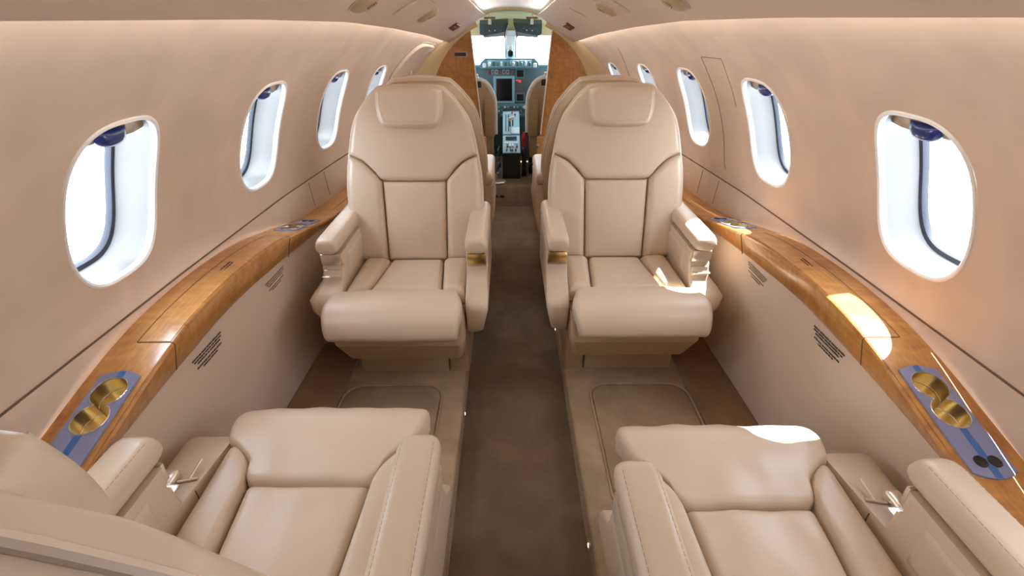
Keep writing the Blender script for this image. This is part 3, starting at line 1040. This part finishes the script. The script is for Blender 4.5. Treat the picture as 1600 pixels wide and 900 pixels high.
    # --- arms
    for sg in (-1, 1):
        outer = sg > 0
        SX = lambda x, y, z: S(sg * x, y + ady * max(0, min(1, (z - .38) / .08)), z)
        bm = bmesh.new()
        loops = []
        cx, hx, cz, hz = .279, .0425, .588, .032
        if outer: cx = .284
        for y, s in ((-.330, .55), (-.326, .78), (-.316, .92), (-.298, 1.0), (-.2, 1.0), (-.1, 1), (0, 1), (.095, 1.0), (.112, .9), (.118, .7)):
            loops.append([SX(a, y, b + (0 if y > 0 else -(1 - s) * .012)) for a, b in rrect(cx, cz, 2 * hx * (.6 + .4 * s), 2 * hz * s, .024, 5)])
        loft(bm, loops)
        pad = obj('armrest_pad', bm, LEATHER, root, sharp=60)
        for side in (-1, 1):
            bm = bmesh.new()
            for dx in (.031, .0275):
                dash = [(-.30 + .012 * i) for i in range(33)]
                pts = [SX(cx + side * dx, y, cz + hz - .0035 + (.0008 if dx < .03 else -.0006)) for y in dash]
                for a, b in zip(pts, pts[1:]):
                    a, b = Vector(a), Vector(b)
                    tube(bm, [a, a.lerp(b, .72)], .0007, 4)
            obj('stitching', bm, STITCH, pad)
        bm = bmesh.new()
        if outer:
            secs = [(.215, .24, .275, -.30, .09, .02), (.25, .24, .305, -.335, .10, .02), (.36, .24, .352, -.362, .11, .02), (.395, .24, .362, -.362, .11, .02), (.415, .24, .350, -.345, .11, .02),
                    (.437, .241, .325, -.312, .11, .012), (.475, .241, .324, -.302, .11, .008), (.492, .241, .324, -.301, .11, .008), (.498, .241, .324, -.294, .11, .006), (.508, .241, .324, -.294, .11, .006), (.512, .241, .324, -.300, .11, .006), (.552, .241, .324, -.302, .11, .006)]
        else:
            secs = [(.225, .236, .272, -.31, .09, .015), (.26, .236, .300, -.352, .10, .015), (.37, .236, .323, -.385, .11, .014), (.395, .236, .323, -.38, .11, .012), (.44, .237, .321, -.322, .11, .008),
                    (.475, .238, .320, -.305, .11, .006), (.495, .238, .320, -.303, .11, .006), (.500, .238, .320, -.290, .11, .006), (.508, .238, .320, -.290, .11, .006), (.512, .238, .320, -.302, .11, .006), (.552, .238, .320, -.304, .11, .006)]
        if outer and sh:
            secs = [(z, x0, x1, y0 - sh, y1, r) if z < .43 else (z, x0, x1, y0, y1, r) for z, x0, x1, y0, y1, r in secs]
        loft(bm, [[SX(a, b, z) for a, b in rrect((x0 + x1) / 2, (y0 + y1) / 2, x1 - x0, y1 - y0, r, 4)] for z, x0, x1, y0, y1, r in secs])
        frame = obj('arm_frame', bm, LEATHER, root, sharp=50)
        if outer:
            bm = box(.246, .318, -.312, -.298, .508, .552, .002, 2, SX)
            obj('arm_plate', bm, SATIN, frame)
            bm = box(.250, .316, -.309, -.296, .438, .484, .002, 2, SX)
            obj('latch_plate', bm, SATIN, frame)
            bm = box(.252, .322, -.330, -.303, .460, .466, .002, 2, SX)
            obj('latch_lever', bm, SATIN, frame)
            if sh:
                bm = bmesh.new()
                tube(bm, [SX(.246, -.372, .434), SX(.286, -.362, .434)], .0035, 6)
                obj('release_bar', bm, SATIN, frame)
                bm = bmesh.new()
                tube(bm, [SX(.262, -.368, .436), SX(.258, -.415, .446)], .003, 6)
                obj('release_lever', bm, SATIN, frame)
                obj('latch_cover', box(.288, .322, -.385, -.335, .420, .452, .008, 3, SX), SATIN, frame)
                bm = bmesh.new()
                tube(bm, [SX(.2395, -.345, .36), SX(.2395, -.345, .424), SX(.31, -.342, .436)], .0016, 5)
                obj('panel_gap', bm, SEAM, frame)
            bm = bmesh.new()
            puff(bm, [(-.24, .43), (.08, .43)], [(.08, .43), (.08, .525)], [(-.24, .525), (.08, .525)], [(-.24, .43), (-.24, .525)], lambda a, b, h: SX(.2405 - h, a, b), .006, .012, nu=14, nv=10, back=.002)
            obj('inner_panel', bm, LEATHER, frame)
        else:
            bm = box(.243, .315, -.314, -.300, .506, .552, .002, 2, SX)
            obj('arm_plate', bm, GOLD, frame)
    return root
seat('beige leather seat facing the camera, left of the aisle, arms in shade', -.43, 1.95, 0, -1, ro=.026, ady=.05)
seat('beige leather seat facing the camera, right of the aisle, sunlit on its outer arm', .44, 1.965, 0, 1, ro=.026, ady=.05)
seat('beige leather seat in the left foreground, seen from behind its backrest', -.485, .385, PI, 1, pan=.07, fwd_ext=.075, tc=.125, wav=.004, rec=math.radians(15), sh=.17, shell_d=.15)
seat('creased beige leather seat in the right foreground, front edge touched by sunlight', .49, .315, PI, -1, pan=.07, fwd_ext=.07, tc=.125, wav=.006, rec=math.radians(13.2), sh=.17)
seat('beige seat mostly hidden behind the left aft-facing seat', -.43, 2.66, PI, 1)
seat('beige seat mostly hidden behind the right aft-facing seat', .44, 2.66, PI, -1)

# ------------------------------------------------------------------ cockpit
bm = bmesh.new()
for sd in (-1, 1):
    grid(bm, [[(sd * .62, y, z) for y in (4.12, 4.6, 5.2)] for z in (0, .5, .9)])
    grid(bm, [[(sd * .62, y, z) for y in (4.12, 4.5, 4.7)] for z in (.9, 1.2, 1.5)])
struct('wall_cockpit', bm, mat('cockpit_side_lining', (.16, .15, .13), .8))
bm = bmesh.new()
rows = []
for y, dz in ((4.08, 0), (4.4, -.005), (4.8, -.02), (5.0, -.05), (5.06, -.09)):
    rows.append([(x, y, 1.425 - .42 * x * x - .3 * abs(x) ** 3 + dz) for x in [-.70 + .07 * i for i in range(21)]])
grid(bm, rows)
grid(bm, [[(x, 5.06, z) for x in (-.7, -.3, -.1, .1, .3, .7)] for z in (1.195, 1.21, 1.36)])
struct('ceiling', bm, OLIVE)
# lower closing lining of the nose, below the windshield
bm = bmesh.new()
grid(bm, [[(x, y, z) for x in (-.7, .7)] for y, z in ((5.7, .0), (5.7, .955), (5.12, .955))])
struct('wall_nose', bm, DARKT)
# windshield panes
for k, (a, b) in enumerate(((-.60, -.045), (.05, .60))):
    bm = bmesh.new()
    pts = [(a, .955), (b, .955), (b, 1.21), (a, 1.21)]
    loft(bm, [[(x, 5.40 - .5 * (z - .955) - .15 * abs(x), z) for x, z in pts], [(x, 5.41 - .5 * (z - .955) - .15 * abs(x), z) for x, z in pts]])
    struct('window_%d' % (n_win + 1 + k), bm, GLASS)
bm = bmesh.new()
loft(bm, [[(x * s, y + dy, z) for x, y in ((-.052, 0), (-.04, -.03), (.04, -.03), (.052, 0), (.05, .04), (-.05, .04))] for s, dy, z in ((1.0, 5.25, .95), (.95, 5.16, 1.1), (1.1, 5.06, 1.24))])
wp = struct('trim_5', bm, GREYP)
bm = bmesh.new()
for sd in (-1, 1):
    tube(bm, [(sd * .049, 5.235, .96), (sd * .046, 5.13, 1.1), (sd * .053, 5.03, 1.24)], .005)
obj('post_edge', bm, GASKET, wp)
# standby compass hanging on the post
t = thing('compass', 'small black standby compass on the windshield centre post', 'compass', (-.002, 5.07, 1.05))
bm = bmesh.new()
loft(bm, [[(a, y, b) for a, b in rrect(0, 0, .056 * s, .062 * s, .022 * s, 5)] for y, s in ((.06, .8), (.0, 1), (-.02, 1), (-.028, .85), (-.026, .7))])
obj('housing', bm, BLACK, t)
bm = bmesh.new()
lathe(bm, [(.017, -.024), (.016, -.030), (.004, -.032)], (0, 0, 0), 'y', 18)
obj('dial', bm, SCREEN, t)
obj('bracket', box(-.018, .018, -.01, .06, .035, .07, .005), WHITE, t)
# overhead panels and lamps
for sd, lab in ((-1, 'dark overhead switch panel above the left windshield pane'), (1, 'dark overhead switch panel above the right windshield pane')):
    t = thing('switch_console', lab, 'console', (0, 4.80, 0), 0, 'overhead switch panels')
    face = [(sd * .022, 1.306), (sd * .272, 1.294), (sd * .272, 1.215), (sd * .235, 1.202), (sd * .055, 1.235)]
    bm = bmesh.new()
    loft(bm, [[(x, .10, z + .03) for x, z in face], [(x, 0, z) for x, z in face], [(x * .98, -.006, z) for x, z in face]])
    obj('body', bm, DARKT, t)
    bm = bmesh.new()
    loft(bm, [[(x, .0, z) for x, z in ((sd * .24, 1.207), (sd * .06, 1.238), (sd * .06, 1.20), (sd * .24, 1.188))], [(x, .006, z) for x, z in ((sd * .24, 1.207), (sd * .06, 1.238), (sd * .06, 1.20), (sd * .24, 1.188))]])
    obj('sun_visor', bm, mat('grey_blue_visor', (.30, .34, .45), .3), t)
    for k in range(7):
        x = sd * (.09 + .024 * k)
        z = 1.252 - .05 * (abs(x) - .09) + (.010 if k % 2 else -.004)
        bm = bmesh.new()
        lathe(bm, [(.007, 0), (.006, -.012), (.003, -.014)], (x, -.004, z), 'y', 10)
        obj('switch', bm, WHITEB if k in (2, 4) else TEAL, t)
    bm = bmesh.new()
    tube(bm, [(sd * .026, -.02, 1.30), (sd * .045, -.03, 1.245), (sd * .052, -.03, 1.205)], .006, 8)
    obj('visor_arm', bm, BLACK, t)
    bm = bmesh.new()
    lathe(bm, [(.004, -.018), (.009, -.012), (.009, 0), (.004, .004)], (sd * .053, -.03, 1.208), 'z', 12)
    obj('arm_knob', bm, mat('copper_knob', (.30, .09, .05), .4), t)
for sd, lab in ((-1, 'white cockpit map light above the left overhead panel'), (1, 'white cockpit map light above the right overhead panel')):
    t = thing('map_light', lab, 'light', (sd * .178, 4.68, 1.318), 0, 'cockpit map lights')
    bm = bmesh.new()
    lathe(bm, [(.009, -.028), (.013, -.024), (.013, .01), (.009, .03), (.006, .07)], (0, 0, 0), 'z', 14)
    obj('head', bm, WHITE, t)
    obj('mount', box(-.05, .05, -.012, .05, .012, .03, .008) if sd > 0 else box(-.05, .05, -.012, .05, .012, .03, .008), mat('olive_mount', (.22, .17, .08), .6), t)
    bm = bmesh.new()
    lathe(bm, [(.010, -.040), (.011, -.03), (.010, -.026)], (0, 0, 0), 'z', 14)
    obj('collar', bm, BLACK, t)

# instrument panel
YP = 5.10
t = thing('instrument_panel', 'grey instrument panel in teal daylight tint with dark screens across the cockpit', 'instrument panel', (0, YP, .077))
def ip(x0, x1, z0, z1, d=.006, r=.002, y=0.0):
    return box(x0, x1, y - d, y, z0 - .077, z1 - .077, r, 1)
obj('panel', box(-.60, .60, 0, .05, .002, .855, .006), DARKT, t)
obj('glareshield', box(-.60, .60, -.02, .10, .845, .879, .012, 3), TEAL, t)
bm = bmesh.new()
loft(bm, [[(a, y, b) for a, b in ((-.29, .84), (.265, .84), (.262, .89), (.225, .928), (-.245, .928), (-.287, .89))] for y in (.05, -.028, -.034)])
au = obj('autopilot_unit', bm, TEAL, t)
obj('unit_face', ip(-.222, .198, .931, .990, .004, .001, -.034), BLUEP, au)
for k in range(11):
    x = -.20 + .038 * k
    obj('unit_knob', ip(x - .011, x + .009, .940, .975 + .006 * (k % 2), .010, .003, -.038), (WHITEB, DARKT, TEAL)[k % 3], au)
for x in (-.25, .228):
    obj('end_button', ip(x - .018, x + .018, .928, .965, .008, .004, -.034), WHITEB, au)
scr = obj('screen_bezel', ip(-.168, .037, .60, .85, .010, .004), BLUEP, t)
obj('screen', ip(-.143, .012, .625, .828, .003, .002, -.010), SCREEN, scr)
for z0 in (.842, .626):
    b_ = obj('display_bezel', ip(.046, .133, z0 - .012, z0 + .072, .008, .003), TEAL, t)
    obj('display', ip(.058, .124, z0, z0 + .060, .003, .002, -.008), SCREEN, b_)
for k in range(7):
    x = -.21 + .036 * k
    s_ = obj('switch_guard', ip(x - .013, x + .013, .868, .905, .006, .002), GREYP if k % 3 else REDM, t)
    obj('switch', ip(x - .009, x + .009, .873, .900, .006, .002, -.006), DARKT, s_)
an = obj('annunciator_panel', ip(.046, .150, .700, .828, .006, .002), mat('annunciator_grey', (.07, .09, .10), .4), t)
obj('lit_caption', ip(.050, .100, .806, .813, .003, .001, -.006), REDL, an)
obj('lit_caption', ip(.075, .100, .793, .803, .003, .001, -.006), REDL, an)
lp = obj('lower_panel', ip(-.20, .20, .47, .595, .014, .004), TEAL, t)
for r_ in range(3):
    for k in range(13):
        x = -.185 + .031 * k + .004 * (r_ % 2)
        z = .495 + .036 * r_
        obj('toggle', ip(x - .008, x + .008, z - .007, z + .009, .010, .003, -.014), (WHITEB, BLUEP, DARKT)[(k + r_) % 3], lp)
bm = bmesh.new()
lathe(bm, [(.016, -.014), (.016, -.026), (.010, -.030)], (.135, 0, .49), 'y', 16)
obj('gauge', bm, WHITEB, lp)
for sg in (-1, 1):
    b_ = obj('screen_bezel', ip(min(sg * .23, sg * .50), max(sg * .23, sg * .50), .62, .82, .008, .003), TEAL, t)
    obj('screen', ip(min(sg * .25, sg * .48), max(sg * .25, sg * .48), .64, .80, .003, .002, -.008), SCREEN, b_)

# centre pedestal
t = thing('control_pedestal', 'centre pedestal with throttle levers and radio panel between pilot seats', 'pedestal', (0, 4.30, .077))
bm = bmesh.new()
prism(bm, [(0, 0), (0, .222), (.30, .315), (.62, .47), (.775, .47), (.775, 0)], lambda y, z: (-.079, y, z), lambda y, z: (.079, y, z))
obj('body', bm, BLACK, t)
def slope(y0, y1, z0, z1, x0, x1, h0, h1):
    """slab lying on the sloping pedestal top, fractions y0..y1 along it"""
    bm = bmesh.new()
    def pt(x, f, h):
        y = .0 + .30 * f if f <= 1 else .30 + .32 * (f - 1)
        z = .222 + .093 * f if f <= 1 else .315 + .155 * (f - 1)
        return Vector((x, y - h * .35, z + h * .94))
    loft(bm, [[pt(x0, y0, h), pt(x1, y0, h), pt(x1, y1, h), pt(x0, y1, h)] for h in (h0, h1)])
    return bm
rp = obj('radio_panel', slope(.02, .98, 0, 0, -.076, .074, -.01, .006), BLUEP, t)
obj('radio_display', slope(.68, .90, 0, 0, -.052, .048, .005, .009), SCREEN, rp)
for k in range(6):
    obj('radio_button', slope(.50, .58, 0, 0, -.062 + .021 * k, -.048 + .021 * k, .005, .012), WHITEB, rp)
for k, (x, mt) in enumerate(((-.035, BLACK), (-.012, WHITEB), (.012, WHITEB), (.048, DARKT))):
    obj('radio_knob', slope(.30, .44, 0, 0, x - .008, x + .008, .005, .020), mt, rp)
for x in (-.042, -.006, .008, .038):
    obj('radio_switch', slope(.10, .22, 0, 0, x - .005, x + .005, .005, .024), BLACK, rp)
q = obj('throttle_quadrant', slope(1.02, 1.98, 0, 0, -.078, .078, -.01, .008), BLUEP, t)
obj('quadrant_plate', slope(1.05, 1.30, 0, 0, .0, .074, .006, .012), WHITEB, q)
for x in (-.05, -.025):
    obj('lever_slot', slope(1.15, 1.85, 0, 0, x - .005, x + .005, .006, .0095), BLACK, q)
for x, f in ((-.012, 1.35), (.014, 1.38)):
    bm = bmesh.new()
    p0 = Vector((x, .30 + .32 * (f - 1), .315 + .155 * (f - 1)))
    tube(bm, [p0, p0 + Vector((0, -.01, .07))], .006, 8)
    lv = obj('throttle_lever', bm, BLACK, q)
    obj('lever_grip', box(x - .013, x + .013, p0.y - .022, p0.y + .004, p0.z + .058, p0.z + .088, .006), WHITE, lv)
for x, f, mt in ((.01, 1.85, REDM), (.038, 1.75, REDM), (-.02, 1.8, WHITEB)):
    p0 = Vector((x, .30 + .32 * (f - 1), .315 + .155 * (f - 1)))
    bm = bmesh.new()
    lathe(bm, [(.003, 0), (.003, .02), (.008, .024), (.008, .034), (.003, .038)], p0, 'z', 10)
    obj('lever_knob', bm, mt, q)
# red handle right of the pedestal
bm = bmesh.new()
lathe(bm, [(.010, 0), (.014, .02), (.020, .06), (.021, .10), (.016, .13), (.006, .14)], (.112, 4.40, .325), 'z', 14)
tag(obj('red_handle', bm, REDM), 'red upright handle to the right of the cockpit pedestal', 'handle')
# fire extinguisher-like dark stand under it
bm = bmesh.new()
bevbox(bm, .092, .135, 4.36, 4.46, .077, .33, .008)
tag(obj('handle_stand', bm, BLACK), 'black narrow stand below the red handle by the pedestal', 'stand')

# pilot seats
for sd, lab in ((-1, 'left pilot seat back with white rim, beyond the doorway'), (1, 'right pilot seat back with white rim, beyond the doorway')):
    t = thing('pilot_seat', lab, 'seat', (sd * .385, 4.45, .077), 0, 'pilot seats')
    zo = .015 if sd > 0 else 0
    outl = [(-.243, .36), (-.243, .60), (-.228, .69), (-.18, .772), (-.11, .808), (0, .816), (.11, .808), (.18, .772), (.228, .69), (.243, .60), (.243, .36)]
    pl = resample(outl, 60, [i / 60 for i in range(61)])
    bm = bmesh.new()
    loft(bm, [[(p.x * s, y, p.y + zo) for p in pl] for y, s in ((.09, .97), (.08, 1), (.0, 1), (-.008, .98))])
    obj('backrest', bm, LEATHER_T, t)
    bm = bmesh.new()
    tube(bm, [(p.x, .004, p.y + zo) for p in pl], .020, 8)
    obj('sheepskin_rim', bm, mat('white_rim_cover', (.75, .74, .72), .8), t)
    bm = box(min(-sd * .24, -sd * .15), max(-sd * .24, -sd * .15), -.035, 0, .345, .655, .008, 3)
    obj('side_pocket', bm, LEATHER_T, t)
    bm = box(-.225, .225, 0, .06, .15, .36, .01, 3)
    obj('lower_back', bm, LEATHER_T, t)
    bm = box(-.225, .225, .01, .35, .10, .15, .01, 3)
    obj('seat_pan', bm, BLACK, t)
    for x in (-.18, .18):
        obj('leg', box(x - .045, x + .045, .0, .30, 0, .10, .008), BLACK, t)
    bm = bmesh.new()
    tube(bm, [(-.105, -.01, .80 + zo), (-.105, -.01, .845 + zo), (.105, -.01, .845 + zo), (.105, -.01, .80 + zo)], .007, 8)
    obj('headrest_bracket', bm, SATIN, t)
    obj('bracket_mount', box(-.13, .13, -.012, .0, .745 + zo, .795 + zo, .003), BLACK, t)
    if sd > 0:
        bm = bmesh.new()
        lathe(bm, [(.009, 0), (.012, .01), (.009, .02)], (-.06, -.01, .875), 'z', 12)
        obj('amber_button', bm, mat('amber_lamp', (.8, .3, .05), .4, emit=(1, .45, .12), emit_s=2.5), t)
# loose harness and buckles at the foot of the pilot seats
t = thing('seat_harness', 'tan harness pad with shiny buckle lying on cockpit step, left side', 'harness', (-.115, 4.17, .077))
bm = bmesh.new()
loft(bm, [[(a, b, z) for a, b in rrect(0, 0, .13 * s, .085 * s, .02, 4)] for z, s in ((0.002, 1), (.016, 1), (.024, .85))])
obj('pad', bm, LEATHER_T, t)
bm = bmesh.new()
tube(bm, [(-.10, -.04, .01), (-.05, -.055, .018), (.0, -.05, .012), (.05, -.045, .018)], .009, 8)
obj('buckle', bm, CHROME, t)
bm = bmesh.new()
bevbox(bm, -.06, -.01, .0, .04, .02, .075, .012)
obj('strap_end', bm, LEATHER_T, t)
for x, lab in ((-.118, 'shiny seat adjustment rail hardware left of the pedestal'), (.118, 'shiny seat adjustment rail hardware right of the pedestal')):
    t = thing('seat_hardware', lab, 'hardware', (x, 4.5, .077), 0, 'seat rail hardware')
    bm = bmesh.new()
    for k in range(5):
        tube(bm, [(-.012 + .006 * (k % 3), .0 - .01 * k, .01 + .05 * k), (.010 - .004 * (k % 2), -.02, .045 + .05 * k)], .006, 6)
    obj('lever', bm, CHROME, t)
    obj('rail', box(-.018, .018, -.05, .3, 0, .012, .003), CHROME, t)
